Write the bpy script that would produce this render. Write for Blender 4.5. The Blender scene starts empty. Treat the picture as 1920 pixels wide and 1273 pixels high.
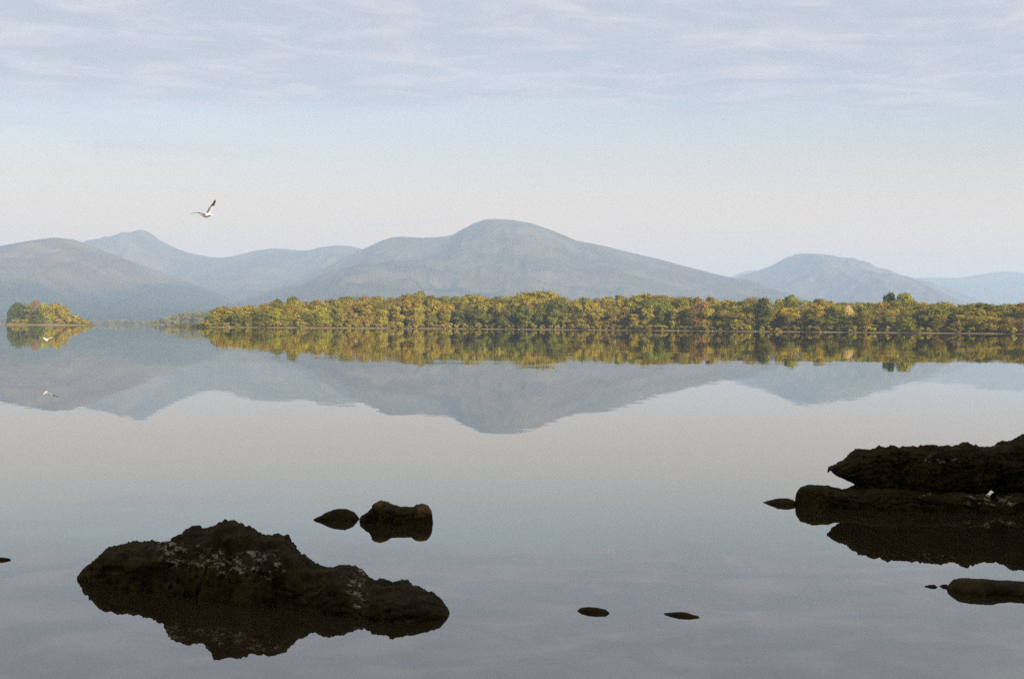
import bpy, math
import numpy as np
from mathutils import Vector, Matrix

SC = bpy.context.scene
COL = SC.collection
R = math.radians

# ------------------------------------------------------------------ camera
EYE = 1.7                      # eye height above the loch, metres
FPX = 1920 * 50.0 / 36.0       # 50 mm lens, in pixels of a 1920 px wide frame
ROLL, PITCH = 0.0076, -23.3 / FPX
c_r = Vector((math.cos(ROLL), 0, math.sin(ROLL)))
c_f0 = Vector((0, math.cos(PITCH), math.sin(PITCH)))
c_u = c_r.cross(c_f0).normalized()
c_f = c_u.cross(c_r).normalized()
cam = bpy.data.cameras.new('camera')
cam.lens, cam.sensor_width = 50.0, 36.0
cam.clip_start, cam.clip_end = 0.1, 60000
camo = bpy.data.objects.new('camera', cam)
COL.objects.link(camo)
m = Matrix((c_r, c_u, -c_f)).transposed().to_4x4()
m.translation = Vector((0, 0, EYE))
camo.matrix_world = m
SC.camera = camo

# ------------------------------------------------------------- sky and sun
SUN_EL = R(15.0)
sun_dir = Vector((0.55, -0.83, 0)).normalized()
to_sun = Vector((sun_dir.x * math.cos(SUN_EL), sun_dir.y * math.cos(SUN_EL), math.sin(SUN_EL)))
world = bpy.data.worlds.new('World')
SC.world = world
world.use_nodes = True
wn = world.node_tree
wn.nodes.clear()
def wnode(t, **kw):
    n = wn.nodes.new(t)
    for k, v in kw.items():
        setattr(n, k, v)
    return n
def wmath(op, a, b=None, c=None):
    n = wnode('ShaderNodeMath', operation=op)
    for i, v in enumerate((a, b, c)):
        if v is None:
            continue
        if isinstance(v, (int, float)):
            n.inputs[i].default_value = v
        else:
            wn.links.new(v, n.inputs[i])
    return n.outputs[0]
def wramp(v, lo, hi, a=0.0, b=1.0):
    n = wnode('ShaderNodeMapRange', interpolation_type='SMOOTHSTEP')
    wn.links.new(v, n.inputs['Value'])
    for k, x in (('From Min', lo), ('From Max', hi), ('To Min', a), ('To Max', b)):
        n.inputs[k].default_value = x
    return n.outputs[0]
sky = wnode('ShaderNodeTexSky', sky_type='NISHITA')
sky.sun_disc = False
sky.sun_elevation = SUN_EL
sky.sun_rotation = math.atan2(to_sun.x, to_sun.y)
sky.altitude = 20
sky.air_density, sky.dust_density, sky.ozone_density = 1.0, 1.6, 2.0
tc = wnode('ShaderNodeTexCoord')
sep = wnode('ShaderNodeSeparateXYZ')
wn.links.new(tc.outputs['Generated'], sep.inputs[0])
zc = wmath('MAXIMUM', sep.outputs[2], 0.02)
px_ = wmath('DIVIDE', sep.outputs[0], zc)
py_ = wmath('DIVIDE', sep.outputs[1], zc)
comb = wnode('ShaderNodeCombineXYZ')
wn.links.new(px_, comb.inputs[0]); wn.links.new(py_, comb.inputs[1])
def wnoise(scale, detail, rough, off, dist=0.0, stretch=(1, 1, 1)):
    mp = wnode('ShaderNodeMapping')
    mp.inputs['Location'].default_value = off
    mp.inputs['Scale'].default_value = stretch
    wn.links.new(comb.outputs[0], mp.inputs[0])
    n = wnode('ShaderNodeTexNoise')
    n.inputs['Scale'].default_value = scale
    n.inputs['Detail'].default_value = detail
    n.inputs['Roughness'].default_value = rough
    n.inputs['Distortion'].default_value = dist
    wn.links.new(mp.outputs[0], n.inputs['Vector'])
    return n.outputs['Fac']
big = wnoise(0.62, 4, 0.5, (2.6, 4.9, 0), 0.5)
fine = wnoise(2.6, 8, 0.62, (1.3, 2.2, 0), 0.5)
cover = wramp(zc, 0.115, 0.190, -0.13, 0.24)            # the deck thins out towards the horizon
dens = wmath('ADD', wmath('ADD', wmath('MULTIPLY', big, 0.68), wmath('MULTIPLY', fine, 0.36)), cover)
cfac = wramp(dens, 0.43, 0.70, 0.0, 0.95)
bright = wramp(fine, 0.38, 0.72)
ccol = wnode('ShaderNodeMix', data_type='RGBA')
wn.links.new(bright, ccol.inputs['Factor'])
CLOUD_DARK, CLOUD_LIGHT, VEIL = (3.15, 3.35, 3.95, 1), (4.5, 4.3, 4.5, 1), (6.95, 4.55, 2.85, 1)
ccol.inputs['A'].default_value = CLOUD_DARK
ccol.inputs['B'].default_value = CLOUD_LIGHT
smix = wnode('ShaderNodeMix', data_type='RGBA')
wn.links.new(cfac, smix.inputs['Factor'])
vmix = wnode('ShaderNodeMix', data_type='RGBA')          # thin high veil over the whole sky
wn.links.new(wramp(zc, 0.05, 0.145, 0.95, 0.26), vmix.inputs['Factor'])
wn.links.new(sky.outputs[0], vmix.inputs['A'])
vmix.inputs['B'].default_value = VEIL
wn.links.new(vmix.outputs['Result'], smix.inputs['A'])
wn.links.new(ccol.outputs['Result'], smix.inputs['B'])
bg = wnode('ShaderNodeBackground')
bg.inputs['Strength'].default_value = 0.065
wout = wnode('ShaderNodeOutputWorld')
wn.links.new(smix.outputs['Result'], bg.inputs['Color'])
wn.links.new(bg.outputs[0], wout.inputs['Surface'])

sun = bpy.data.lights.new('sun', 'SUN')
sun.energy, sun.angle, sun.color = 5.0, R(0.5), (1.0, 0.80, 0.52)
suno = bpy.data.objects.new('sun', sun)
COL.objects.link(suno)
suno.rotation_euler = to_sun.to_track_quat('Z', 'Y').to_euler()
suno.location = (60, -45, 60)

SC.view_settings.view_transform = 'Standard'
SC.view_settings.look = 'None'
SC.view_settings.exposure = 1.30
SC.view_settings.gamma = 1.0
SC.view_settings.use_curve_mapping = False
SC.cycles.max_bounces = 5
SC.cycles.volume_bounces = 1
SC.cycles.transparent_max_bounces = 4
SC.cycles.use_denoising = False

# ----------------------------------------------------------------- helpers
rng = np.random.default_rng(11)

def P(px, py, Y):
    """world point whose distance north is Y, seen at photograph pixel (px, py)"""
    d = c_r * (px - 960) + c_u * (636.5 - py) + c_f * FPX
    d *= Y / d.y
    return Vector((d.x, d.y, d.z + EYE))

def _hash(ix, iy, iz, seed):
    h = (ix.astype(np.int64) * 374761393 + iy.astype(np.int64) * 668265263
         + iz.astype(np.int64) * 1274126177 + seed * 974634777) & 0xFFFFFFFF
    h = ((h ^ (h >> 13)) * 1274126177) & 0xFFFFFFFF
    h = ((h ^ (h >> 16)) * 2246822519) & 0xFFFFFFFF
    return ((h ^ (h >> 15)) & 0xFFFFFF) / float(0xFFFFFF)

def vnoise(x, y, z, seed=0):
    x, y, z = np.broadcast_arrays(*(np.asarray(v, float) for v in (x, y, z)))
    ix, iy, iz = np.floor(x), np.floor(y), np.floor(z)
    fx, fy, fz = x - ix, y - iy, z - iz
    fx, fy, fz = (f * f * f * (f * (f * 6 - 15) + 10) for f in (fx, fy, fz))
    out = 0
    for a in (0, 1):
        wx = fx if a else 1 - fx
        for b in (0, 1):
            wy = fy if b else 1 - fy
            for c in (0, 1):
                wz = fz if c else 1 - fz
                out = out + wx * wy * wz * _hash(ix + a, iy + b, iz + c, seed)
    return out * 2 - 1

def fbm(x, y, z=0.0, octaves=5, gain=0.5, seed=0, ridged=False):
    tot, amp, s = 0, 1.0, 0
    for o in range(octaves):
        n = vnoise(np.asarray(x) * 2 ** o + 17.3 * o, np.asarray(y) * 2 ** o - 9.1 * o, np.asarray(z) * 2 ** o + 3.7 * o, seed + o)
        if ridged:
            n = 1 - 2 * np.abs(n)
        tot = tot + amp * n
        s += amp
        amp *= gain
    return tot / s

def mesh_np(name, verts, faces, smooth=True, attr=None):
    """faces: (n,4) or (n,3) int array"""
    me = bpy.data.meshes.new(name)
    faces = np.asarray(faces, np.int32)
    n, k = faces.shape
    me.vertices.add(len(verts)); me.loops.add(n * k); me.polygons.add(n)
    me.vertices.foreach_set('co', np.asarray(verts, np.float32).ravel())
    me.loops.foreach_set('vertex_index', faces.ravel())
    me.polygons.foreach_set('loop_start', np.arange(0, n * k, k, dtype=np.int32))
    me.polygons.foreach_set('use_smooth', np.full(n, smooth, bool))
    if attr:
        for an, vals in attr.items():
            a = me.attributes.new(an, 'FLOAT', 'POINT')
            a.data.foreach_set('value', np.asarray(vals, np.float32).ravel())
    me.update(calc_edges=True)
    me.validate()
    return me

def grid_faces(nu, nv, wrap_v=False):
    iu = np.arange(nu - 1)[:, None]
    jv = np.arange(nv if wrap_v else nv - 1)[None, :]
    j2 = (jv + 1) % nv
    a = iu * nv + jv; b = (iu + 1) * nv + jv; c = (iu + 1) * nv + j2; d = iu * nv + j2
    return np.stack([a, b, c, d], -1).reshape(-1, 4)

def link(name, me, mat=None, parent=None, loc=None):
    o = bpy.data.objects.new(name, me)
    COL.objects.link(o)
    if mat is not None and me is not None:
        if not me.materials:
            me.materials.append(mat)
    if parent is not None:
        o.parent = parent
    if loc is not None:
        o.location = loc
    return o

def tag(o, label, cat, group=None):
    o['label'] = label
    o['category'] = cat
    if group:
        o['group'] = group
    return o

# --------------------------------------------------------------- materials
class NT:
    def __init__(self, name):
        self.mat = bpy.data.materials.new(name)
        self.mat.use_nodes = True
        self.t = self.mat.node_tree
        self.t.nodes.clear()
        self.out = self.t.nodes.new('ShaderNodeOutputMaterial')
    def n(self, t, ins=None, **kw):
        nd = self.t.nodes.new(t)
        for k, v in kw.items():
            setattr(nd, k, v)
        for k, v in (ins or {}).items():
            if hasattr(v, 'is_linked') or isinstance(v, bpy.types.NodeSocket):
                self.t.links.new(v, nd.inputs[k])
            else:
                nd.inputs[k].default_value = v
        return nd
    def pos(self):
        return self.n('ShaderNodeNewGeometry').outputs['Position']
    def noise(self, vec, scale, detail=4, rough=0.55, dist=0.0):
        return self.n('ShaderNodeTexNoise', {'Vector': vec, 'Scale': scale, 'Detail': detail, 'Roughness': rough, 'Distortion': dist})
    def mul(self, vec, v):
        return self.n('ShaderNodeVectorMath', {0: vec, 1: v}, operation='MULTIPLY').outputs[0]
    def ramp(self, v, lo, hi, a=0.0, b=1.0):
        return self.n('ShaderNodeMapRange', {'Value': v, 'From Min': lo, 'From Max': hi, 'To Min': a, 'To Max': b}, interpolation_type='SMOOTHSTEP').outputs[0]
    def mix(self, f, a, b):
        nd = self.n('ShaderNodeMix', data_type='RGBA')
        for k, v in (('Factor', f), ('A', a), ('B', b)):
            if isinstance(v, bpy.types.NodeSocket):
                self.t.links.new(v, nd.inputs[k])
            else:
                nd.inputs[k].default_value = v if k == 'Factor' else (*v, 1)
        return nd.outputs['Result']
    def math(self, op, a, b=0.0):
        return self.n('ShaderNodeMath', {0: a, 1: b}, operation=op).outputs[0]
    def done(self, sh):
        self.t.links.new(sh, self.out.inputs['Surface'])
        return self.mat

def mat_water():
    t = NT('loch_water')
    p = t.pos()
    n1 = t.noise(t.mul(p, (0.7, 1.6, 0)), 2.6, 3, 0.5)
    n2 = t.noise(t.mul(p, (1.0, 1.0, 0)), 0.16, 3, 0.5)
    n3 = t.noise(t.mul(p, (1.0, 1.3, 0)), 0.02, 2, 0.5)
    amp = t.ramp(n3.outputs['Fac'], 0.3, 0.7, 0.0032, 0.0070)
    a = t.n('ShaderNodeVectorMath', {0: n1.outputs['Color'], 1: (0.5, 0.5, 0.5)}, operation='SUBTRACT').outputs[0]
    b = t.n('ShaderNodeVectorMath', {0: n2.outputs['Color'], 1: (0.5, 0.5, 0.5)}, operation='SUBTRACT').outputs[0]
    s = t.n('ShaderNodeVectorMath', {0: a, 1: t.mul(b, (0.9, 0.9, 0))}, operation='ADD').outputs[0]
    s = t.n('ShaderNodeVectorMath', {0: s, 'Scale': amp}, operation='SCALE').outputs[0]
    s = t.mul(s, (0.5, 1, 0))
    nn = t.n('ShaderNodeVectorMath', {0: s, 1: (0, 0, 1)}, operation='ADD').outputs[0]
    nn = t.n('ShaderNodeVectorMath', {0: nn}, operation='NORMALIZE').outputs[0]
    fr = t.n('ShaderNodeFresnel', {'IOR': 2.35, 'Normal': nn}).outputs[0]
    gl = t.n('ShaderNodeBsdfGlossy', {'Color': (1.0, 0.985, 0.95, 1), 'Roughness': 0.0, 'Normal': nn})
    df = t.n('ShaderNodeBsdfDiffuse', {'Color': (0.022, 0.016, 0.007, 1)})       # peaty loch water
    mx = t.n('ShaderNodeMixShader', {0: fr, 1: df.outputs[0], 2: gl.outputs[0]})
    return t.done(mx.outputs[0])

def mat_hill(name, wood_top, c_grass, c_heath, c_wood):
    t = NT(name)
    p = t.pos()
    z = t.n('ShaderNodeSeparateXYZ', {0: p}).outputs[2]
    n1 = t.noise(t.mul(p, (1, 1, 1.6)), 0.0018, 8, 0.6, 0.6).outputs['Fac']
    n2 = t.noise(p, 0.0068, 6, 0.65).outputs['Fac']
    col = t.mix(t.ramp(n1, 0.40, 0.60), c_grass, c_heath)
    line = t.math('ADD', z, t.math('MULTIPLY', t.math('SUBTRACT', n1, 0.5), 760.0))
    line = t.math('ADD', line, t.math('MULTIPLY', t.math('SUBTRACT', n2, 0.5), 250.0))
    col = t.mix(t.ramp(line, wood_top * 0.75, wood_top * 1.25, 1.0, 0.0), col, c_wood)
    col = t.mix(t.ramp(n2, 0.42, 0.66, 0.0, 0.28), col, tuple(0.45 * v for v in c_heath))
    bump = t.n('ShaderNodeBump', {'Height': t.noise(p, 0.011, 8, 0.7).outputs['Fac'], 'Strength': 0.25, 'Distance': 36.0})
    bs = t.n('ShaderNodeBsdfPrincipled', {'Base Color': col, 'Roughness': 1.0, 'Specular IOR Level': 0.0, 'Normal': bump.outputs[0]})
    return t.done(bs.outputs[0])

def mat_island():
    t = NT('island_ground')
    p = t.pos()
    z = t.n('ShaderNodeSeparateXYZ', {0: p}).outputs[2]
    n1 = t.noise(p, 0.035, 6, 0.65).outputs['Fac']
    n2 = t.noise(p, 0.9, 5, 0.6).outputs['Fac']
    grass = t.mix(n2, (0.10, 0.095, 0.03), (0.17, 0.14, 0.06))
    sand = t.mix(n2, (0.15, 0.115, 0.075), (0.26, 0.21, 0.15))
    edge = t.math('ADD', z, t.math('MULTIPLY', t.math('SUBTRACT', n1, 0.5), 2.2))
    col = t.mix(t.ramp(edge, 0.22, 0.42), sand, grass)
    bs = t.n('ShaderNodeBsdfPrincipled', {'Base Color': col, 'Roughness': 1.0, 'Specular IOR Level': 0.0})
    return t.done(bs.outputs[0])

def mat_leaf():
    t = NT('leaves')
    oi = t.n('ShaderNodeObjectInfo')
    gi = t.n('ShaderNodeNewGeometry')
    lob = t.n('ShaderNodeAttribute', attribute_name='lobe').outputs['Fac']
    hs = t.n('ShaderNodeHueSaturation', {'Color': oi.outputs['Color'],
             'Hue': t.ramp(lob, 0, 1, 0.488, 0.514), 'Saturation': 1.0,
             'Value': t.math('MULTIPLY', t.ramp(gi.outputs['Random Per Island'], 0, 1, 0.85, 1.15), t.ramp(lob, 0, 1, 0.86, 1.14))})
    d = t.n('ShaderNodeBsdfDiffuse', {'Color': hs.outputs[0]})
    tr = t.n('ShaderNodeBsdfTranslucent', {'Color': hs.outputs[0]})
    mx = t.n('ShaderNodeMixShader', {0: 0.30, 1: d.outputs[0], 2: tr.outputs[0]})
    return t.done(mx.outputs[0])

def mat_bark(name, a, b):
    t = NT(name)
    p = t.n('ShaderNodeTexCoord').outputs['Object']
    c = t.mix(t.noise(t.mul(p, (3, 3, 0.7)), 2.0, 5, 0.6).outputs['Fac'], a, b)
    return t.done(t.n('ShaderNodeBsdfPrincipled', {'Base Color': c, 'Roughness': 0.95}).outputs[0])

def mat_rock():
    t = NT('wet_rock')
    p = t.n('ShaderNodeTexCoord').outputs['Object']
    n1 = t.noise(p, 6.0, 8, 0.65, 0.4).outputs['Fac']
    n2 = t.noise(p, 38.0, 6, 0.7).outputs['Fac']
    col = t.mix(t.ramp(n1, 0.35, 0.65), (0.011, 0.0075, 0.002), (0.034, 0.023, 0.006))
    col = t.mix(t.ramp(n2, 0.5, 0.8, 0.0, 0.5), col, (0.050, 0.036, 0.010))
    warm = t.n('ShaderNodeAttribute', attribute_name='sun_and_streak').outputs['Fac']
    col = t.mix(t.math('MULTIPLY', warm, t.ramp(n1, 0.35, 0.6)), col, (0.12, 0.062, 0.02))  # orange-brown tint: sunlight painted on one corner, and a brown streak
    li = t.n('ShaderNodeAttribute', attribute_name='lichen').outputs['Fac']
    n3 = t.noise(t.mul(p, (1, 1, 1.8)), 17.0, 8, 0.74, 0.6).outputs['Fac']
    n4 = t.noise(p, 7.0, 3, 0.5).outputs['Fac']
    lm = t.math('MULTIPLY', li, t.math('MULTIPLY', t.ramp(n3, 0.46, 0.60), t.ramp(n4, 0.36, 0.56)))
    lcol = t.mix(t.noise(p, 12.0, 3).outputs['Fac'], (0.06, 0.042, 0.022), (0.36, 0.29, 0.21))
    col = t.mix(t.ramp(lm, 0.05, 0.5), col, lcol)
    h = t.math('ADD', t.math('MULTIPLY', n1, 0.6), t.math('MULTIPLY', n2, 0.25))
    bump = t.n('ShaderNodeBump', {'Height': h, 'Strength': 0.8, 'Distance': 0.03})
    bs = t.n('ShaderNodeBsdfPrincipled', {'Base Color': col, 'Roughness': 0.9, 'Specular IOR Level': 0.06, 'Normal': bump.outputs[0]})
    return t.done(bs.outputs[0])

def mat_plain(name, col, rough=0.8, var=0.25, scale=30.0):
    t = NT(name)
    p = t.n('ShaderNodeTexCoord').outputs['Object']
    c = t.mix(t.noise(p, scale, 4).outputs['Fac'], tuple(v * (1 - var) for v in col), tuple(min(1, v * (1 + var)) for v in col))
    return t.done(t.n('ShaderNodeBsdfPrincipled', {'Base Color': c, 'Roughness': rough, 'Specular IOR Level': 0.2}).outputs[0])

M_WATER, M_ISLE, M_LEAF, M_ROCK = mat_water(), mat_island(), mat_leaf(), mat_rock()
M_BARK = mat_bark('bark_brown', (0.07, 0.05, 0.035), (0.16, 0.12, 0.09))
M_PALEBARK = mat_bark('bark_pale', (0.22, 0.18, 0.14), (0.42, 0.37, 0.30))

M_STONE = mat_plain('beach_stone_grey', (0.15, 0.125, 0.10), 0.95, 0.4, 3.0)

# ------------------------------------------------------------------- water
def structure(o):
    o['kind'] = 'structure'
    return o
wv = np.array([(-16000, -60, 0), (16000, -60, 0), (16000, 22600, 0), (-16000, 22600, 0)], float)
structure(link('water', mesh_np('water', wv, [(0, 1, 2, 3)], False), M_WATER))

# --------------------------------------------------------------- mountains
MK = 1.8      # the mountains stand this much farther off than first laid out
def mountain(name, outline, Y, front, back, mat, seed, rough=1.0, nu=480, nv=150, sway=0.0):
    Y, front, back = Y * MK, front * MK, back * MK
    ox = np.array([p[0] for p in outline], float)
    pts = [P(a, b, Y) for a, b in outline]
    oz = np.array([p.z for p in pts]); owx = np.array([p.x for p in pts])
    x = np.linspace(owx[0], owx[-1], nu)
    # smooth interpolation of the ridge height
    zr = np.interp(x, owx, oz)
    k = max(3, nu // 90); ker = np.hanning(k + 2)[1:-1]; ker /= ker.sum()
    zr = np.convolve(np.pad(zr, k, mode='edge'), ker, 'same')[k:-k]
    zr = zr + fbm(x / (260 * MK), Y / 700, 0, 5, 0.6, seed) * (0.018 if rough < 1.4 else 0.028) * np.abs(zr) * rough
    s = np.concatenate([-np.linspace(1, 0, nv * 2 // 3) ** 1.0, np.linspace(0, 1, nv // 3 + 1)[1:]])
    X, S = np.meshgrid(x, s, indexing='ij')
    yr = Y + sway * fbm(x / 1500, 5.0, 0, 3, 0.5, seed + 40)
    Yw = yr[:, None] + np.where(S < 0, S * front, S * back)
    Xw = X * (Yw / yr[:, None]) ** 0.35                       # slopes fan out
    a = np.abs(S)
    base = np.where(S < 0, (1 - a) ** 1.25 * 0.75 + 0.25 * (1 - a ** 2), (1 - a) ** 1.1)
    Z = zr[:, None] * base
    wgt = np.clip(a * 6, 0, 1) * np.clip((1 - a) * 3, 0, 1)
    gul = fbm(Xw / (620 * MK), Yw / (1100 * MK), 0, 6, 0.52, seed + 7, ridged=True)
    Z = Z + wgt * (gul - 0.35) * 0.27 * rough * zr[:, None]
    Z = Z + np.clip(a * 10, 0, 1) * fbm(Xw / (120 * MK), Yw / (120 * MK), 0, 4, 0.55, seed + 21) * 0.025 * np.abs(zr[:, None])
    # nothing in front may rise over the ridge as seen from the shore
    lim = (zr / yr)[:, None] * Yw - 0.004 * np.abs(zr[:, None])
    Z = np.where(S < 0, np.minimum(Z, lim), Z)
    Z = np.maximum(Z, -2.0)
    v = np.stack([Xw, Yw, Z], -1).reshape(-1, 3)
    return structure(link(name, mesh_np(name, v, grid_faces(nu, len(s))), mat))

H_NEAR = mat_hill('hill_moor', 215, (0.135, 0.100, 0.062), (0.075, 0.048, 0.040), (0.018, 0.026, 0.012))
H_MID = mat_hill('hill_grass', 110, (0.105, 0.086, 0.058), (0.055, 0.042, 0.034), (0.020, 0.025, 0.012))
mountain('moor_hill', [(-420, 520), (-200, 486), (-60, 469), (0, 462), (50, 453), (100, 446), (140, 450), (175, 463), (215, 479), (260, 495), (330, 521), (400, 546), (450, 566), (520, 590), (580, 604), (640, 616)], 5300, 1900, 1500, H_NEAR, 3, 1.1)
mountain('pointed_mountain', [(-300, 560), (-100, 520), (60, 490), (130, 474), (173, 461), (200, 449), (240, 437), (262, 431), (278, 434), (300, 450), (330, 465), (355, 474), (385, 480), (405, 483), (440, 480), (480, 470), (510, 466), (535, 467), (560, 471), (590, 470), (615, 464), (640, 461), (662, 463), (690, 470), (740, 486), (820, 520), (900, 560), (980, 610)], 7600, 2600, 2000, H_MID, 5, 0.9)
mountain('domed_mountain', [(430, 612), (470, 570), (520, 545), (570, 523), (620, 497), (650, 481), (685, 466), (715, 452), (735, 446), (752, 444), (790, 446), (820, 445), (846, 441), (862, 432), (890, 417), (910, 411), (930, 410), (960, 412), (1000, 420), (1040, 434), (1080, 451), (1110, 457), (1150, 466), (1200, 478), (1250, 490), (1300, 504), (1350, 516), (1400, 528), (1450, 545), (1510, 566), (1580, 592), (1660, 622)], 6000, 2300, 2000, H_MID, 9, 0.9)
mountain('craggy_mountain', [(1290, 560), (1350, 530), (1385, 519), (1420, 509), (1450, 498), (1470, 487), (1490, 480), (1505, 476), (1530, 476), (1556, 475), (1575, 480), (1598, 483), (1615, 492), (1645, 503), (1665, 507), (1690, 515), (1735, 526), (1780, 542), (1820, 556), (1880, 582), (1960, 616)], 8200, 2600, 2000, H_MID, 13, 1.5)
mountain('far_ridge', [(1180, 570), (1300, 535), (1370, 519), (1395, 510), (1415, 507), (1440, 512), (1520, 525), (1640, 527), (1720, 520), (1760, 521), (1800, 521), (1835, 516), (1865, 511), (1895, 510), (1930, 513), (2040, 520), (2200, 500), (2500, 560)], 11200, 2500, 1000, H_MID, 17, 0.8)

# ---------------------------------------------------------------- the land
def shore_Y(px):
    return np.interp(px, [285, 385, 600, 840, 1150, 1400, 1920, 2150], [1130, 935, 985, 1050, 980, 900, 775, 740])
TOPS = np.array([(385, 590), (390, 578), (400, 573), (467, 572), (485, 566), (507, 569), (520, 561), (535, 566), (550, 557), (562, 566), (592, 561), (610, 564), (640, 557), (662, 554), (692, 552), (730, 555), (755, 551), (790, 546), (805, 552), (855, 555), (895, 550), (916, 556), (957, 553), (994, 547), (1041, 549), (1050, 556), (1117, 557), (1169, 551), (1225, 550), (1263, 555), (1318, 553), (1350, 557), (1382, 564), (1397, 558), (1422, 555), (1445, 561), (1481, 555), (1495, 562), (1526, 560), (1563, 562), (1585, 568), (1605, 565), (1650, 565), (1690, 562), (1745, 568), (1785, 566), (1813, 569), (1835, 565), (1858, 570), (1894, 571), (1911, 564), (1920, 567), (2100, 570)], float)

def rise(dd):
    """ground height over the loch, by distance behind the shore"""
    return np.interp(dd, [-6, 0, 3, 7, 20, 60, 90, 160, 210], [-1.2, 0.02, 0.55, 1.0, 2.0, 6.5, 8.0, 3.0, -1.5])

def strip_land(name, px0, px1, Yfun, depth, hmul, nu=260, nv=40, seed=3, taper=(0, 0)):
    px = np.linspace(px0, px1, nu)
    Y0 = Yfun(px)
    dd = np.concatenate([np.linspace(-6, 12, nv // 2), np.linspace(12, depth, nv // 2 + 1)[1:]])
    PX, D = np.meshgrid(px, dd, indexing='ij')
    Yw = Y0[:, None] + D + 3.0 * fbm(PX / 40, 0.5, 0, 4, 0.5, seed)
    X = (PX - 960) / FPX * Yw
    endf = np.ones_like(PX)
    if taper[0]:
        endf *= np.clip((PX - px0) / taper[0], 0, 1) ** 0.7
    if taper[1]:
        endf *= np.clip((px1 - PX) / taper[1], 0, 1) ** 0.7
    k = np.interp(D, [0, 8, 30], [1, 1, hmul])
    if name == 'island':
        lo = np.clip((PX - 380) / 60, 0, 1)
        k = k * np.where(D > 6, lo + (1 - lo) * 0.28, 1)
    Z = rise(D * 210.0 / depth if depth < 210 else D) * k
    Z = Z + np.clip(D / 6, 0, 1) * 0.25 * fbm(PX / 6, D / 5, 0, 4, 0.5, seed + 3)
    Z = np.where(Z > 0, Z * endf, Z) - (1 - endf) * 0.4
    v = np.stack([X, Yw, Z], -1).reshape(-1, 3)
    o = structure(link(name, mesh_np(name, v, grid_faces(nu, len(dd))), M_ISLE))
    return o
strip_land('island', 296, 2150, shore_Y, 210, 1.0, taper=(60, 0))
strip_land('islet', 8, 186, lambda p: 1500 + 0 * p, 60, 0.35, nu=80, seed=8, taper=(8, 40))
strip_land('headland', 262, 470, lambda p: 3000 + 0 * p, 150, 0.8, nu=90, seed=12, taper=(30, 10))
strip_land('far_shore', -40, 330, lambda p: 4700 + 0 * p, 210, 0.6, nu=90, seed=15, taper=(0, 10))

# ------------------------------------------------------------------- trees
def leaf_cards(cent, nrm, size, r):
    """flat four-point leaf clumps, jittered about the given normals"""
    n = len(cent)
    nrm = nrm + r.normal(0, 0.30, (n, 3))
    nrm /= np.linalg.norm(nrm, axis=1)[:, None] + 1e-9
    t = np.cross(nrm, r.normal(0, 1, (n, 3)))
    t /= np.linalg.norm(t, axis=1)[:, None] + 1e-9
    b = np.cross(nrm, t)
    s = size * r.uniform(0.6, 1.4, n)[:, None]
    e = r.uniform(0.45, 0.8, n)[:, None]
    v = np.stack([cent - t * s, cent + b * s * e, cent + t * s, cent - b * s * e], 1)
    return v.reshape(-1, 3), np.arange(4 * n).reshape(-1, 4)

def crown_mesh(name, seed, height, radius, bottom, nl, leaves, leaf, airy=0.0, pointed=0.0):
    r = np.random.default_rng(seed)
    H = height - bottom
    lc, lr = [], []
    for i in range(nl):
        f = (i + 0.5) / nl
        zz = r.uniform(0.04, 0.92) if i else 0.90
        # widest about 45 % up, domed top
        env = math.sqrt(max(0.03, 1 - ((zz - 0.42) / 0.62) ** 2)) * (1 - pointed * zz)
        ang = i * 2.399 + r.uniform(-0.5, 0.5)
        rad = radius * env * (0.35 + 0.40 * r.random()) if i else 0.1 * radius
        lr.append(radius * r.uniform(0.30, 0.50) * (1 - 0.35 * pointed * zz))
        lc.append((math.cos(ang) * rad, math.sin(ang) * rad, bottom + H * zz))
    lc, lr = np.array(lc), np.array(lr)
    lc[:, 2] = np.minimum(lc[:, 2], height - lr * 0.8)
    w = lr ** 2; w /= w.sum()
    idx = r.choice(nl, leaves, p=w)
    d = r.normal(0, 1, (leaves, 3))
    d[:, 2] = np.where((d[:, 2] < -0.2) & (r.random(leaves) < 0.45), -d[:, 2], d[:, 2])
    d /= np.linalg.norm(d, axis=1)[:, None]
    rr = lr[idx] * np.clip(r.normal(0.9, 0.12 + airy, leaves), 0.2, 1.35)
    c = lc[idx] + d * rr[:, None] * np.array([1, 1, 0.82])
    c = c + 0.18 * radius * np.stack([vnoise(c[:, 0] / 1.2, c[:, 1] / 1.2, c[:, 2] / 1.2, seed + q) for q in (1, 2, 3)], 1)
    # flat leaf sprays also on the inside so that the crown does not read hollow
    v, f = leaf_cards(c, d, leaf, r)
    lob = r.random(nl)[idx]
    return mesh_np(name, v, f, False, {'lobe': np.repeat(lob, 4)}), lc, lr

def tube(path, rad, seg=7):
    path = np.asarray(path, float)
    n = len(path)
    vs = []
    for i in range(n):
        d = path[min(i + 1, n - 1)] - path[max(i - 1, 0)]
        d /= np.linalg.norm(d) + 1e-9
        a = np.cross(d, (0.31, 0.94, 0.12)); a /= np.linalg.norm(a) + 1e-9
        b = np.cross(d, a)
        th = np.linspace(0, 2 * math.pi, seg, endpoint=False)
        vs.append(path[i] + rad[i] * (np.cos(th)[:, None] * a + np.sin(th)[:, None] * b))
    return np.concatenate(vs), grid_faces(n, seg, True)

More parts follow.
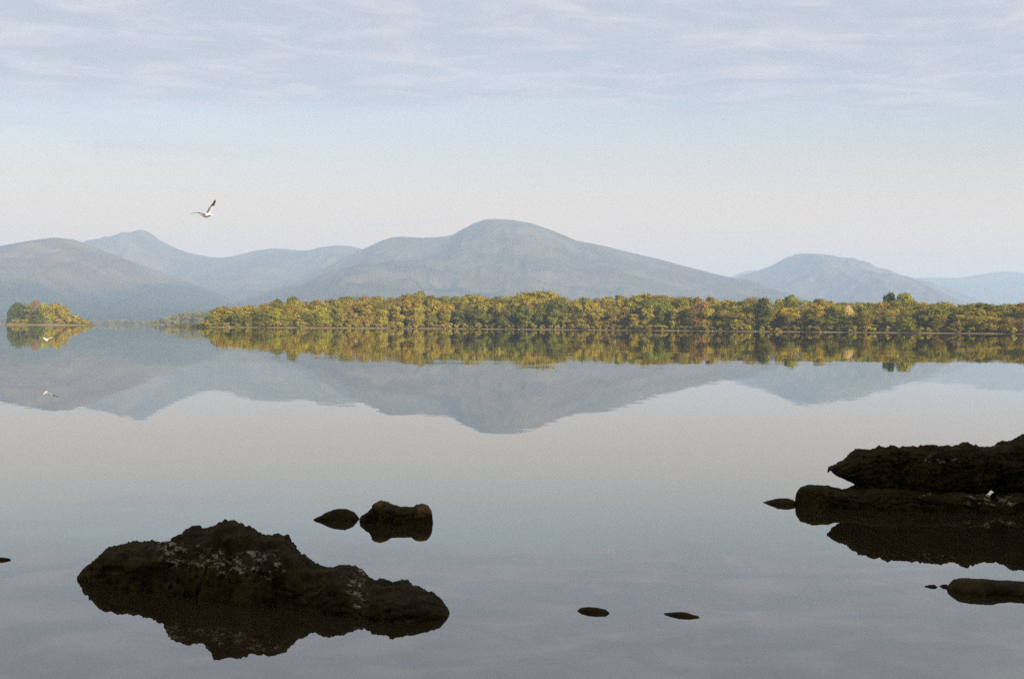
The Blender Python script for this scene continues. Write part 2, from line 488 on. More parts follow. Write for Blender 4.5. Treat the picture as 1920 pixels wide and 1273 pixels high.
def trunk_mesh(name, seed, height, lc, base, limbs=7):
    r = np.random.default_rng(seed + 500)
    V, F, off = [], [], 0
    def add(v, f):
        nonlocal off
        V.append(v); F.append(f + off); off += len(v)
    lean = r.uniform(-0.04, 0.04, 2) * height
    ts = np.linspace(0, 1, 7)
    main = np.stack([lean[0] * ts ** 1.5 + r.normal(0, 0.06, 7), lean[1] * ts ** 1.5 + r.normal(0, 0.06, 7), ts * height * 0.82 - 0.4 * (ts == 0)], 1)
    add(*tube(main, base * np.array([1.35, 0.95, 0.8, 0.62, 0.45, 0.28, 0.12])))
    for k in r.choice(len(lc), min(limbs, len(lc)), replace=False):
        tgt = lc[k]
        z0 = max(0.16 * height, min(tgt[2] * 0.55, 0.6 * height))
        t0 = z0 / (0.82 * height)
        st = np.array([np.interp(t0, ts, main[:, j]) for j in range(3)])
        mid = st * 0.5 + tgt * 0.5 + np.array([0, 0, -0.06 * height])
        add(*tube([st, mid, tgt], base * np.array([0.45, 0.3, 0.1]), 5))
    return mesh_np(name, np.concatenate(V), np.concatenate(F))

PROTO = {}
def add_proto(key, n, seed0, **kw):
    out = []
    for i in range(n):
        r = np.random.default_rng(seed0 + i)
        k = dict(kw)
        k['radius'] = kw['radius'] * r.uniform(0.88, 1.12)
        base = k.pop('base'); bark = k.pop('bark')
        cm, lc, lr = crown_mesh('crown', seed0 + i, **k)
        cm.materials.append(M_LEAF)
        tm = trunk_mesh('trunk', seed0 + i, k['height'], lc, base)
        tm.materials.append(bark)
        out.append((cm, tm, k['height']))
    PROTO[key] = out
add_proto('broad', 7, 100, height=13.0, radius=5.8, bottom=1.3, nl=24, leaves=7500, leaf=0.31, base=0.38, bark=M_BARK)
add_proto('tall', 5, 200, height=16.0, radius=4.6, bottom=1.3, nl=24, leaves=7200, leaf=0.30, base=0.33, bark=M_BARK)
add_proto('airy', 5, 300, height=14.0, radius=5.0, bottom=1.6, nl=20, leaves=5200, leaf=0.27, airy=0.14, base=0.32, bark=M_PALEBARK)
add_proto('dense', 3, 400, height=12.0, radius=4.8, bottom=0.6, nl=24, leaves=8000, leaf=0.30, base=0.36, bark=M_BARK)
add_proto('bush', 5, 500, height=3.4, radius=2.2, bottom=0.25, nl=9, leaves=700, leaf=0.28, base=0.10, bark=M_BARK)

def tree(name, kind, idx, x, y, z, h, color, label, group=None, cat='tree', wide=1.0):
    cm, tm, ph = PROTO[kind][idx % len(PROTO[kind])]
    e = link(name, None, loc=(x, y, z))
    e.empty_display_size = 0.5
    s = h / ph
    e.rotation_euler = (0, 0, float(rng.uniform(0, 6.28)))
    e.scale = (s * wide, s * wide, s)
    tag(e, label, cat, group)
    t = link('trunk' if cat == 'tree' else 'stems', tm, parent=e)
    c = link('crown' if cat == 'tree' else 'foliage', cm, parent=e)
    c.color = (*color, 1)
    return e

TONES = {   # intrinsic leaf colour, words for the label
    'olive':  ((0.265, 0.225, 0.030), 'olive green'),
    'gold':   ((0.300, 0.246, 0.034), 'golden yellow green'),
    'bronze': ((0.270, 0.212, 0.046), 'bronze brown'),
    'green':  ((0.222, 0.204, 0.028), 'mid green'),
    'dark':   ((0.135, 0.138, 0.026), 'dark green'),
    'lime':   ((0.210, 0.205, 0.024), 'bright yellow green'),
}
KIND_WORD = {'broad': 'broad-crowned', 'tall': 'tall-crowned', 'airy': 'thin-leaved pale-trunked', 'dense': 'dense low-branched'}
def jit(c, s=0.13):
    f = 1 + rng.normal(0, s)
    return tuple(float(np.clip(v * f * (1 + rng.normal(0, 0.05)), 0.01, 0.6)) for v in c)

def island_ground(px, dd):
    return float(rise(dd)) if dd > 7 else float(np.interp(dd, [0, 7], [0.1, 0.95]))

ROWS = [(8, 0.56, 30, 'on the shore'), (19, 0.76, 28, 'in the second row'),
        (34, 0.90, 28, 'in the third row'), (54, 1.0, 24, 'on the crest')]
ZONES = [(600, 'by the knob-topped tree'), (700, 'by the bright lime tree'), (900, 'by the tallest rounded tree'), (1065, 'by the flat-topped tree'),
         (1200, 'by the orange gold tree'), (1375, 'by the wide bronze tree'), (1500, 'by the egg-shaped tree'), (1640, 'by the cream blossoming tree'),
         (1760, 'by the domed yellow green tree'), (9999, 'beyond the domed yellow green tree')]
def zone(px):
    return next(w for lim, w in ZONES if px < lim)
def tone_at(px, row):
    """patches of like trees, as the wood is made of"""
    n = float(fbm(px / 95.0 + row * 3.1, row * 1.7, 0, 3, 0.6, 77)) + float(rng.normal(0, 0.18))
    if row == 0 and px < 640:
        return 'dark' if rng.random() < 0.7 else 'green'
    for lim, tn in ((-0.36, 'dark'), (-0.16, 'green'), (0.16, 'olive'), (0.36, 'gold'), (0.50, 'bronze'), (9, 'gold')):
        if n < lim:
            return tn
for row, (dd0, frac, step, where) in enumerate(ROWS):
    px = 392 + 9 * row + float(rng.uniform(0, 8))
    while px < 1975:
        dd = dd0 + float(rng.uniform(-4, 5))
        Y = float(shore_Y(px)) + dd
        X = (px - 960) / FPX * Y
        z = island_ground(px, dd)
        top = P(px, float(np.interp(px, TOPS[:, 0], TOPS[:, 1])), Y).z
        h = (top - z) * (frac + (float(rng.uniform(-0.13, 0.08)) if row < 3 else float(rng.uniform(-0.08, 0.0))))
        h = float(np.clip(h, 5.0, 26))
        tn = tone_at(px, row)
        kind = str(rng.choice(['broad', 'tall', 'airy'], p=[0.5, 0.25, 0.25] if row else [0.35, 0.2, 0.45]))
        if tn == 'dark':
            kind = 'dense' if rng.random() < 0.6 else 'broad'
        if tn == 'bronze':
            kind = 'airy'
        col, word = TONES[tn]
        tree('broadleaf_tree', kind, int(rng.integers(0, 99)), X, Y, z - 0.15, h, jit(col),
             f'{word} {KIND_WORD[kind]} tree {where} {zone(px)}', f'{word} {KIND_WORD[kind]} trees {where} {zone(px)}',
             wide=float(np.clip(16.5 / h, 0.9, 1.4)) * float(rng.uniform(0.95, 1.2)))
        px += step * float(rng.uniform(0.72, 1.28))

def isl_tree(px, dd, toppy, kind, idx, col, label, wide=1.0, name='broadleaf_tree', group=None):
    Y = float(shore_Y(px)) + dd
    z = island_ground(px, dd)
    h = P(px, toppy, Y).z - z
    return tree(name, kind, idx, (px - 960) / FPX * Y, Y, z - 0.15, h, col, label, group, wide=wide)
isl_tree(1668, 62, 549, 'dense', 0, (0.062, 0.095, 0.020), 'dark green round-topped tree rising above the island wood beside a yellow green one', 0.62)
isl_tree(1696, 60, 549, 'broad', 1, (0.240, 0.235, 0.028), 'yellow green domed tree rising above the island wood beside a dark round one', 0.72)
isl_tree(1590, 16, 573, 'airy', 2, (0.60, 0.47, 0.22), 'cream blossoming tree standing out pale against the island wood', 0.62)
isl_tree(1432, 14, 560, 'dense', 1, (0.062, 0.072, 0.020), 'dark green egg-shaped tree standing proud of the golden island trees', 0.8)
isl_tree(1316, 10, 566, 'airy', 3, (0.26, 0.15, 0.055), 'wide orange bronze tree leaning over the island shore', 1.25)
isl_tree(1110, 9, 583, 'airy', 1, (0.26, 0.16, 0.05), 'small orange gold tree with pale stems by the island beach', 0.8)
isl_tree(634, 12, 568, 'tall', 2, (0.21, 0.19, 0.028), 'bright lime tree with a sunlit trunk near the island beach', 0.8)
isl_tree(790, 60, 545, 'broad', 3, (0.15, 0.145, 0.024), 'tallest rounded tree on the left rise of the island wood', 0.7)
isl_tree(550, 58, 556, 'broad', 2, (0.15, 0.15, 0.024), 'knob-topped mid green tree standing up on the low end of the island wood', 0.75)
isl_tree(520, 56, 560, 'dense', 2, (0.09, 0.10, 0.022), 'dark green round tree on the low end of the island', 0.7)
isl_tree(1018, 60, 546, 'broad', 5, (0.21, 0.19, 0.024), 'broad flat-topped tree crowning the middle of the island', 1.25)
isl_tree(1481, 56, 554, 'dense', 0, (0.10, 0.11, 0.02), 'dark green round-headed tree on the skyline of the island wood', 0.7)

# stones lying along the beach
sn = 12
sth, sph = np.meshgrid(np.linspace(0, math.pi, 7), np.linspace(0, 2 * math.pi, sn, endpoint=False), indexing='ij')
for i in range(26):
    px = float(rng.uniform(300, 1915))
    dd = float(rng.uniform(0.2, 2.2))
    Y = float(shore_Y(px)) + dd
    rad = 1 + 0.3 * fbm(np.sin(sth) * np.cos(sph) * 1.5 + i * 7, np.sin(sth) * np.sin(sph) * 1.5, np.cos(sth) * 1.5, 3, 0.5, 90)
    sv = np.stack([np.sin(sth) * np.cos(sph) * rad * 1.3, np.sin(sth) * np.sin(sph) * rad, np.cos(sth) * rad * 0.7], -1).reshape(-1, 3)
    so = link('beach_stone', mesh_np('beach_stone', sv, grid_faces(7, sn, True)), M_STONE, loc=((px - 960) / FPX * Y, Y, 0.25))
    so.scale = (float(rng.uniform(0.3, 0.8)),) * 3
    so.rotation_euler = (0, 0, float(rng.uniform(0, 6)))
    wz_ = ' on the low spit' if px < 385 else ' ' + zone(px)
    tag(so, 'grey stone on the island beach' + wz_, 'stone', 'grey stones on the beach' + wz_)

# shrubs along the beach
px = 300.0
while px < 1970:
    dd = float(rng.uniform(1.0, 6.5))
    Y = float(shore_Y(px)) + dd
    spit = px < 385
    low = 640 < px < 1400
    h = float(rng.uniform(1.0, 1.7)) if spit else float(rng.uniform(2.2, 4.2))
    tn = str(rng.choice(['olive', 'gold', 'green', 'bronze'])) if not spit else str(rng.choice(['bronze', 'dark']))
    col, word = TONES[tn]
    where = 'on the low spit at the end of the island' if spit else 'behind the island beach'
    tree('shrub', 'bush', int(rng.integers(0, 99)), (px - 960) / FPX * Y, Y, float(np.interp(dd, [1, 4], [0.05, 0.45])) if not spit else 0.1, h, jit(col),
         f'{word} shrub {where}' + ('' if spit else ' ' + zone(px)), f'{word} shrubs {where}' + ('' if spit else ' ' + zone(px)), 'shrub', wide=float(rng.uniform(1.0, 1.5)))
    px += float(rng.uniform(9, 17)) if low or spit else float(rng.uniform(12, 26))

# the small islet off the left end
def islet_tree(px, toppy, dd, kind, idx, col, label, wide=1.0, name='broadleaf_tree', cat='tree', group=None):
    Y = 1500 + dd
    z = 0.9
    tree(name, kind, idx, (px - 960) / FPX * Y, Y, z, P(px, toppy, Y).z - z, col, label, group, cat, wide)
islet_tree(22, 580, 12, 'dense', 0, (0.080, 0.100, 0.024), 'low dark green tree at the tip of the small islet', 1.0)
islet_tree(37, 567, 20, 'broad', 1, (0.100, 0.120, 0.024), 'dark green rounded tree on the small islet', 0.85)
islet_tree(53, 571, 14, 'tall', 2, (0.170, 0.165, 0.024), 'mid green leafy tree between dark and reddish ones on the small islet', 1.15)
islet_tree(69, 563, 24, 'airy', 0, (0.240, 0.125, 0.040), 'reddish brown tree topping the small islet', 0.75)
islet_tree(70, 582, 8, 'dense', 1, (0.110, 0.120, 0.026), 'small dark bushy tree under the reddish one on the islet', 1.3)
islet_tree(86, 569, 16, 'broad', 4, (0.270, 0.250, 0.022), 'yellow green rounded tree in the middle of the small islet', 0.9)
islet_tree(104, 568, 18, 'broad', 5, (0.330, 0.280, 0.022), 'brightest yellow tree of the small islet', 0.9)
islet_tree(119, 576, 14, 'broad', 6, (0.340, 0.270, 0.024), 'low golden yellow tree on the sunny side of the small islet', 0.95)
islet_tree(131, 587, 12, 'dense', 2, (0.300, 0.240, 0.024), 'bushy gold green tree where the small islet drops to scrub', 1.2)
for i, (px, tp) in enumerate([(139, 592), (147, 596), (153, 598), (160, 600), (166, 602), (30, 598), (48, 598), (64, 599), (92, 599), (110, 598), (124, 597)]):
    col, word = TONES[['gold', 'bronze', 'olive'][i % 3]]
    islet_tree(px, tp, 7 + (i % 3), 'bush', i, jit(col), f'{word} shrub on the small islet', 1.5, 'shrub', 'shrub', f'{word} shrubs on the small islet')

# hazy headland wood between islet and island, and the far shore below the moor
px = 276.0
while px < 440:
    dd = float(rng.uniform(6, 60))
    tp = float(np.interp(px, [270, 290, 310, 345, 385, 440], [606, 600, 592, 584, 582, 580])) + float(rng.uniform(0, 4))
    Y = 3000 + dd
    tn = str(rng.choice(['green', 'dark', 'olive']))
    col, word = TONES[tn]
    z = 1.0 + dd * 0.05
    tree('broadleaf_tree', str(rng.choice(['broad', 'tall', 'airy'])), int(rng.integers(0, 99)), (px - 960) / FPX * Y, Y, z, max(5, P(px, tp, Y).z - z), jit(col),
         f'{word} tree on the hazy headland behind the spit', f'{word} trees on the hazy headland', wide=1.0)
    px += float(rng.uniform(3.5, 7))
px = -10.0
while px < 300:
    dd = float(rng.uniform(8, 50))
    Y = 4700 + dd
    tn = str(rng.choice(['green', 'dark', 'olive']))
    col, word = TONES[tn]
    tree('broadleaf_tree', str(rng.choice(['broad', 'tall'])), int(rng.integers(0, 99)), (px - 960) / FPX * Y, Y, 1.0, float(rng.uniform(9, 18)), jit(col),
         f'{word} tree on the far hazy shore below the moor hill', f'{word} trees on the far hazy shore', wide=2.0)
    px += float(rng.uniform(5, 10))

# ---------------------------------------- unseen bank and wood, added behind the camera to shade the rocks
nb = 60
bx_, by_ = np.meshgrid(np.linspace(-70, 150, nb), np.linspace(0, 1, 30), indexing='ij')
byw = -3.0 - by_ * 50 + 1.2 * fbm(bx_ / 9, 0.3, 0, 3, 0.5, 31)
bz = np.interp(by_, [0, 0.05, 0.25, 1], [-0.4, 0.5, 1.6, 3.5]) + 0.15 * fbm(bx_ / 3, byw / 3, 0, 3, 0.5, 33)
structure(link('unseen_bank', mesh_np('unseen_bank', np.stack([bx_, byw, bz], -1).reshape(-1, 3), grid_faces(nb, 30)), M_ISLE))
for i, (x, y, h) in enumerate([(7, -9, 12), (15, -14, 14), (22, -9, 12), (30, -16, 15), (36, -10, 13), (45, -17, 16), (52, -11, 13), (60, -18, 16), (70, -14, 15), (80, -20, 16), (27, -24, 17), (40, -27, 18), (56, -28, 18), (74, -30, 18)]):
    tree('broadleaf_tree', ['broad', 'dense', 'tall'][i % 3], i, x, y, 1.0, h, jit(TONES['green'][0]),
         'unseen green tree added behind the viewer to shade the rocks', 'unseen trees added for shade', wide=1.1)

# ------------------------------------------------------------------- rocks
def rock(name, label, outline, Yl, Yr, wf, wb, seed, under=None, cat='rock', rough=1.0, nu=200, na=72, depth=0.3,
         lichen=None, sun_and_streak=None, squareness=0.8, group=None):
    """outline: photograph points along the crest; Yl, Yr its distance at both ends; wf, wb how far it reaches
    towards and away from the shore; under: (px, height) pairs if the rock hangs over the water"""
    n = len(outline)
    ox = np.array([o[0] for o in outline], float)
    f = (ox - ox[0]) / (ox[-1] - ox[0])
    pts = [P(o[0], o[1], Yl + (Yr - Yl) * fi) for o, fi in zip(outline, f)]
    wx = np.array([p.x for p in pts]); wy = np.array([p.y for p in pts]); wz = np.array([p.z for p in pts])
    u = 0.5 - 0.5 * np.cos(np.linspace(0, math.pi, nu))
    u = 0.6 * np.linspace(0, 1, nu) + 0.4 * u
    x = wx[0] + (wx[-1] - wx[0]) * u
    yc = np.interp(x, wx, wy); h = np.interp(x, wx, wz)
    bot = np.full(nu, -depth) if under is None else np.interp(x, [P(a, 900, 14).x * (wy.mean() / 14) for a, b in under], [b for a, b in under])
    tap = np.clip(np.minimum(u, 1 - u) * 9, 0, 1) ** 0.6          # ends close to a point
    tap = np.maximum(tap, 0.02)
    th = np.linspace(0, 2 * math.pi, na, endpoint=False)
    C, S_ = np.cos(th), np.sin(th)
    pw = squareness
    cy = np.sign(C) * np.abs(C) ** pw
    sz = np.sign(S_) * np.abs(S_) ** pw
    size = (wx[-1] - wx[0])
    wfu = wf * tap * (1 + 0.25 * fbm(u * 5, 0.2, 0, 3, 0.5, seed + 5))
    wbu = wb * tap * (1 + 0.25 * fbm(u * 5, 7.2, 0, 3, 0.5, seed + 6))
    Yw = yc[:, None] + np.where(cy[None, :] < 0, cy[None, :] * wfu[:, None], cy[None, :] * wbu[:, None])
    if under is None:
        Z = np.where(sz[None, :] > 0, sz[None, :] * h[:, None], -np.abs(sz[None, :]) * (depth * tap)[:, None] - 0.0)
    else:
        mid = 0.45 * h + 0.55 * bot
        Z = np.where(sz[None, :] > 0, mid[:, None] + sz[None, :] * (h - mid)[:, None], mid[:, None] + sz[None, :] * (mid - bot)[:, None])
    X = np.broadcast_to(x[:, None], Yw.shape).copy()
    # ragged, layered stone
    A = 0.06 * rough * min(1.0, max(0.12, h.max() * 2.4))
    q = 1 / max(0.22, min(0.6, h.max() * 1.6))
    d1 = fbm(X * q, Yw * q, Z * q * 1.7, 6, 0.58, seed)
    d2 = fbm(X * q * 3, Yw * q * 3, Z * q * 4, 5, 0.6, seed + 9, ridged=True)
    nx = fbm(X * q * 2, Yw * q * 2, Z * q * 2, 4, 0.6, seed + 13)
    wt = tap[:, None]
    ctop = np.clip(sz, 0, 1)[None, :]
    Yw = Yw + A * 1.6 * d1 * C[None, :] * wt + A * 0.8 * d2 * C[None, :] * wt
    Z = Z + (A * 0.35 * d1 * ctop + A * 0.34 * (d2 - 0.25) * ctop) * wt + A * 0.5 * nx * (1 - ctop) * np.clip(-sz, 0, 1)[None, :] * wt
    X = X + A * 0.7 * nx * wt
    # ledges and crumbly edges
    led = Z / 0.055 + 2.2 * fbm(X * 3, Yw * 3, Z * 3, 4, 0.55, seed + 17)
    saw = led - np.floor(led)
    Yw = Yw + C[None, :] * wt * 0.050 * rough * min(1, h.max() * 4) * (saw - 0.5)
    g1 = fbm(X * 11, Yw * 11, Z * 14, 5, 0.68, seed + 23)
    g2 = fbm(X * 11 + 40, Yw * 11, Z * 14, 5, 0.68, seed + 29)
    g3 = fbm(X * 4 + 9, Yw * 4, Z * 5, 4, 0.6, seed + 33, ridged=True)
    fa = 0.030 * rough * min(1.0, max(0.25, h.max() * 3))
    Z = Z + wt * ctop * (fa * g1 + 0.040 * rough * min(1, h.max() * 2.5) * (g3 - 0.50))
    X = X + wt * fa * 0.9 * g2
    Yw = Yw + wt * fa * 0.9 * g1 * C[None, :]
    cx = float(X.mean()); cyy = float(Yw.mean())
    v = np.stack([X - cx, Yw - cyy, Z], -1)
    at = {}
    PXp = 960 + X / Yw * FPX
    li = np.zeros_like(X)
    for (a, b, z0, z1) in (lichen or []):
        li = np.maximum(li, np.clip((PXp - a) / 25, 0, 1) * np.clip((b - PXp) / 25, 0, 1) * np.clip((Z - z0) / 0.03, 0, 1) * np.clip((z1 - Z) / 0.03, 0, 1))
    li = li * np.clip((saw - 0.25) * 3, 0.15, 1)                 # crusts sit on the ledges
    warm = np.zeros_like(X)
    for (a, b, z0, z1) in (sun_and_streak or []):
        warm = np.maximum(warm, np.clip((PXp - a) / 6, 0, 1) * np.clip((b - PXp) / 6, 0, 1) * np.clip((Z - z0) / 0.03, 0, 1) * np.clip((z1 - Z) / 0.03, 0, 1))
    F = grid_faces(nu, na, True)
    V = v.reshape(-1, 3)
    # close both ends
    e0, e1 = v[0].mean(0), v[-1].mean(0)
    V = np.concatenate([V, [e0, e1]])
    k0, k1 = nu * na, nu * na + 1
    j = np.arange(na); j2 = (j + 1) % na
    cap0 = np.stack([np.full(na, k0), j, j2, j2], -1)
    at = {'lichen': np.concatenate([li.ravel(), [0, 0]]), 'sun_and_streak': np.concatenate([warm.ravel(), [0, 0]])}
    tri = np.concatenate([F[:, [0, 1, 2]], F[:, [0, 2, 3]], np.stack([np.full(na, k0), j2, j], -1),
                          np.stack([np.full(na, k1), (nu - 1) * na + j, (nu - 1) * na + j2], -1)])
    me = mesh_np(name, V, tri[:, ::-1], True, at)
    o = link(name, me, M_ROCK, loc=(cx, cyy, 0))
    return tag(o, label, cat, group)

rock('boulder_outcrop', 'large dark humped rock with pale lichen patches, breaking the still water',
     [(143, 1106), (150, 1082), (165, 1063), (195, 1032), (235, 1022), (285, 1027), (325, 1015), (332, 998), (355, 990), (395, 990), (410, 978), (432, 982), (456, 987), (480, 1002), (512, 1008), (535, 1013), (545, 1035), (565, 1054), (595, 1070), (625, 1072), (650, 1075), (672, 1092), (686, 1104), (710, 1098), (750, 1100), (790, 1114), (825, 1132), (838, 1148), (844, 1160)],
     9.7, 8.35, 0.40, 0.5, 4, nu=340, na=110, lichen=[(285, 545, 0.15, 0.32), (640, 700, 0.05, 0.16)], squareness=0.75)
rock('low_rock', 'small leaf-shaped dark rock touching the notched block in open water',
     [(586, 974), (600, 967), (615, 959), (630, 954), (648, 953), (652, 955), (662, 959), (670, 967), (675, 974)], 12.5, 12.5, 0.10, 0.10, 21, nu=100, na=44, rough=0.8)
rock('block_rock', 'notched dark block rock with a corner painted sunlit orange in open water',
     [(673, 979), (677, 967), (690, 960), (697, 955), (701, 945), (712, 940), (722, 942), (735, 948), (750, 951), (774, 952), (781, 947), (790, 946), (801, 947), (806, 955), (810, 966), (812, 979)], 12.4, 12.3, 0.16, 0.2, 25, nu=170, na=70, rough=1.0, sun_and_streak=[(782, 815, 0.07, 0.3), (702, 740, 0.12, 0.2)], squareness=0.6)  # right corner coloured as if sunlit, left top a brownish streak
rock('shelf_rock', 'long dark overhanging slab resting on the lower outcrop, its tip jutting over water',
     [(1552, 887), (1558, 876), (1585, 867), (1612, 850), (1640, 845), (1690, 840), (1720, 838), (1780, 836), (1800, 837), (1812, 833), (1830, 842), (1860, 845), (1882, 843), (1892, 835), (1910, 829), (1940, 818), (2000, 815), (2080, 830), (2140, 870), (2160, 900)],
     13.95, 13.85, 0.30, 0.55, 31, under=[(1540, 0.36), (1556, 0.325), (1590, 0.24), (1612, 0.19), (1640, 0.10), (1700, 0.03), (1830, 0.08), (1842, 0.16), (1849, 0.25), (1868, 0.25), (1876, 0.14), (1890, 0.06), (2160, 0.0)], nu=360, na=100, rough=1.35, lichen=[(1720, 1800, 0.42, 0.52)], squareness=0.7)
rock('outcrop', 'broad low dark outcrop under the overhanging slab, flecked with pale stones',
     [(1490, 946), (1493, 926), (1502, 914), (1520, 909), (1548, 911), (1570, 917), (1585, 922), (1600, 917), (1625, 912), (1680, 916), (1740, 922), (1800, 921), (1842, 926), (1850, 944), (1866, 944), (1876, 929), (1920, 926), (2000, 915), (2100, 920), (2180, 946)],
     13.8, 13.3, 0.30, 0.36, 37, nu=360, na=100, rough=1.35, lichen=[(1800, 1925, 0.05, 0.16), (1720, 1760, 0.08, 0.2)], squareness=0.62)
rock('low_rock', 'thin pointed dark rock beside the blunt end of the broad outcrop',
     [(1426, 945), (1440, 940), (1455, 935), (1475, 934), (1488, 937), (1493, 946)], 13.9, 13.8, 0.09, 0.1, 41, nu=100, na=40, rough=0.9)
rock('low_rock', 'rounded dark rock with two pebbles at its end, in front of the outcrop',
     [(1776, 1102), (1784, 1094), (1795, 1087), (1815, 1086), (1850, 1087), (1880, 1092), (1920, 1093), (1990, 1092), (2060, 1100), (2090, 1118)], 9.3, 9.15, 0.16, 0.2, 45, nu=220, na=60, rough=1.0)
rock('pebble', 'tiny dark stone just off the rounded low rock', [(1762, 1100), (1768, 1096), (1775, 1095), (1780, 1101)], 9.42, 9.42, 0.02, 0.03, 47, nu=40, na=24, rough=0.25)
rock('pebble', 'tiny pointed dark stone standing clear of the rounded low rock', [(1734, 1099), (1745, 1096), (1753, 1096), (1759, 1101)], 9.42, 9.42, 0.02, 0.03, 49, nu=40, na=24, rough=0.25)
rock('flat_rock', 'small flat dark rock barely breaking the water, blunt at both ends', [(1082, 1146), (1090, 1141), (1105, 1139), (1120, 1140), (1136, 1143), (1143, 1149)], 8.52, 8.46, 0.03, 0.06, 51, nu=60, na=30, rough=0.3)
rock('flat_rock', 'small flat dark rock barely breaking the water, tapering to a long point', [(1239, 1153), (1255, 1149), (1275, 1148), (1290, 1150), (1305, 1155), (1318, 1160)], 8.45, 8.35, 0.03, 0.05, 53, nu=60, na=30, rough=0.3)
rock('flat_rock', 'sliver of dark rock awash beyond the large humped rock', [(-22, 1047), (-8, 1045), (5, 1045), (20, 1048)], 10.2, 10.2, 0.02, 0.03, 55, nu=40, na=24, rough=0.2)

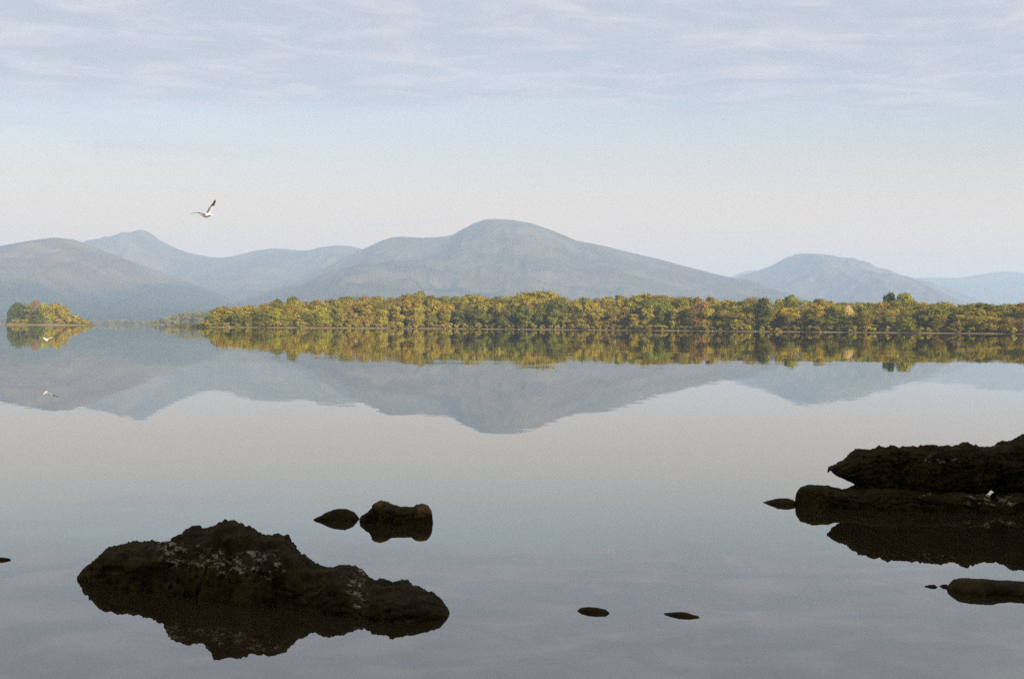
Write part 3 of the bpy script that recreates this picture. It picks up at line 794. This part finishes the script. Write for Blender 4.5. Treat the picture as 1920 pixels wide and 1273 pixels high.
# ------------------------------------------------------------------- gulls
M_GW = mat_plain('feather_white', (0.78, 0.76, 0.72), 0.8, 0.06)
M_GG = mat_plain('feather_grey', (0.30, 0.31, 0.33), 0.8, 0.15)
M_GB = mat_plain('feather_black', (0.025, 0.022, 0.02), 0.7, 0.2)
M_BEAK = mat_plain('beak_red', (0.22, 0.035, 0.02), 0.5, 0.2)
def gull(label, loc, fwd, left, right):
    """left, right: three joints (elbow, wrist, tip) from the body, in metres"""
    f = Vector(fwd).normalized()
    rt = f.cross(Vector((0, 0, 1))).normalized()
    up = rt.cross(f).normalized()
    V, F, MI, off = [], [], [], 0
    # body: rings from tail to crown of the head
    prof = [(-0.205, 0.004, 0.050, 0.005), (-0.19, 0.007, 0.052, 0.004), (-0.13, 0.014, 0.034, 0.002), (-0.09, 0.030, 0.040, 0.0), (-0.02, 0.047, 0.050, -0.004), (0.05, 0.047, 0.048, -0.004), (0.10, 0.036, 0.036, 0.002), (0.125, 0.030, 0.029, 0.010), (0.15, 0.031, 0.029, 0.016), (0.175, 0.024, 0.022, 0.016), (0.19, 0.010, 0.010, 0.014), (0.194, 0.001, 0.001, 0.013)]
    seg = 14
    for s, rz, rx, dz in prof:
        rz, rx = rz * 0.85, rx * 0.85
        for k in range(seg):
            a = 2 * math.pi * k / seg
            V.append(f * s + rt * (rx * math.cos(a)) + up * (rz * math.sin(a) + dz))
    for i in range(len(prof) - 1):
        for k in range(seg):
            k2 = (k + 1) % seg
            F.append((i * seg + k, (i + 1) * seg + k, (i + 1) * seg + k2, i * seg + k2)); MI.append(0)
    F.append(tuple(range(seg))); MI.append(0)
    off = len(V)
    for side, joints in ((-1, left), (1, right)):
        js = [rt * (side * 0.020) + f * 0.04 + up * 0.02] + [rt * (side * 0.035) + f * 0.04 + up * 0.02 + Vector(j) for j in joints]
        # resample the wing's leading line as a smooth curve
        pts = []
        N = 14
        for i in range(N + 1):
            t = i / N * (len(js) - 1)
            k = min(int(t), len(js) - 2); q = t - k
            p0, p1, p2, p3 = js[max(k - 1, 0)], js[k], js[k + 1], js[min(k + 2, len(js) - 1)]
            pts.append(0.5 * ((2 * p1) + (p2 - p0) * q + (2 * p0 - 5 * p1 + 4 * p2 - p3) * q * q + (3 * p1 - p0 - 3 * p2 + p3) * q ** 3))
        for i, p in enumerate(pts):
            t = i / N
            chord = float(np.interp(t, [0, 0.35, 0.6, 0.85, 1], [0.15, 0.155, 0.13, 0.085, 0.010]))
            sweep = float(np.interp(t, [0, 0.45, 0.6, 1], [0.0, 0.03, 0.025, -0.06]))
            sp = (pts[min(i + 1, N)] - pts[max(i - 1, 0)]).normalized()
            nrm = sp.cross(f).normalized() * (-side)
            lead = p + f * sweep
            th = 0.012 * (1 - t) + 0.003
            V += [lead, lead - f * chord * 0.35 + nrm * th, lead - f * chord - nrm * 0.004, lead - f * chord * 0.4 - nrm * th * 0.25]
        for i in range(N):
            t = (i + 0.5) / N
            for k in range(4):
                k2 = (k + 1) % 4
                F.append((off + i * 4 + k, off + (i + 1) * 4 + k, off + (i + 1) * 4 + k2, off + i * 4 + k2))
                top = k in (0, 1)
                MI.append(2 if t > 0.82 or (not top and t > 0.55) else (1 if t > 0.12 else 0))
        F.append((off + N * 4, off + N * 4 + 1, off + N * 4 + 2, off + N * 4 + 3)); MI.append(2)
        off = len(V)
    me = bpy.data.meshes.new('gull')
    me.from_pydata([tuple(v) for v in V], [], F)
    for mm in (M_GW, M_GG, M_GB):
        me.materials.append(mm)
    for p, mi in zip(me.polygons, MI):
        p.material_index = mi
        p.use_smooth = True
    import bmesh
    bm = bmesh.new(); bm.from_mesh(me); bmesh.ops.recalc_face_normals(bm, faces=bm.faces); bm.to_mesh(me); bm.free()
    o = link('gull', me, loc=loc)
    tag(o, label, 'bird')
    bk = bpy.data.meshes.new('beak')
    c = f * 0.186 + up * 0.012
    bv = [c + rt * 0.007, c + up * 0.006, c - rt * 0.007, c - up * 0.005, f * 0.228 + up * 0.006]
    bk.from_pydata([tuple(v) for v in bv], [], [(0, 1, 4), (1, 2, 4), (2, 3, 4), (3, 0, 4), (3, 2, 1, 0)])
    link('beak', bk, M_BEAK, o)
    for sgn in (-1, 1):
        th = np.linspace(0, 2 * math.pi, 8, endpoint=False)
        c = f * 0.165 + up * 0.022 + rt * (sgn * 0.0265)
        vs = [tuple(c + f * (0.0045 * math.cos(a)) + up * (0.0045 * math.sin(a))) for a in th] + [tuple(c + rt * (sgn * 0.003))]
        ey = bpy.data.meshes.new('eye')
        ey.from_pydata(vs, [], [(k, (k + 1) % 8, 8) for k in range(8)])
        link('eye', ey, M_GB, o)
    return o
gull('gull high in the sky, one dark-tipped wing raised', P(387, 404, 28.0), (-0.70, 0.71, 0.04),
     [(-0.06, -0.12, 0.012), (-0.11, -0.24, 0.012), (-0.20, -0.38, -0.02)],
     [(0.02, 0.06, 0.10), (0.07, 0.12, 0.20), (0.09, 0.18, 0.31)])
gull('white gull gliding low over the water, wings in a shallow V', P(85, 636.5, 57.0), (-0.60, 0.74, 0.26),
     [(-0.12, -0.07, 0.06), (-0.22, -0.14, 0.10), (-0.37, -0.24, 0.13)],
     [(0.12, 0.09, 0.045), (0.24, 0.18, 0.10), (0.44, 0.28, 0.19)])

# -------------------------------------------------------------------- haze
HZ = (-16200, 16200, -2700, 22800, -3.5, 1000)
x0, x1, y0, y1, z0, z1 = HZ
hv = [(x, y, z) for z in (z0, z1) for y in (y0, y1) for x in (x0, x1)]
hf = [(0, 2, 3, 1), (4, 5, 7, 6), (0, 1, 5, 4), (2, 6, 7, 3), (0, 4, 6, 2), (1, 3, 7, 5)]
t = NT('haze_air')
pv = t.n('ShaderNodeVolumePrincipled', {'Color': (0.48, 0.675, 0.99, 1), 'Density': 0.000085, 'Anisotropy': 0.0})
t.t.links.new(pv.outputs[0], t.out.inputs['Volume'])
hz = link('haze', mesh_np('haze', hv, hf, False), t.mat)
hz['kind'] = 'stuff'
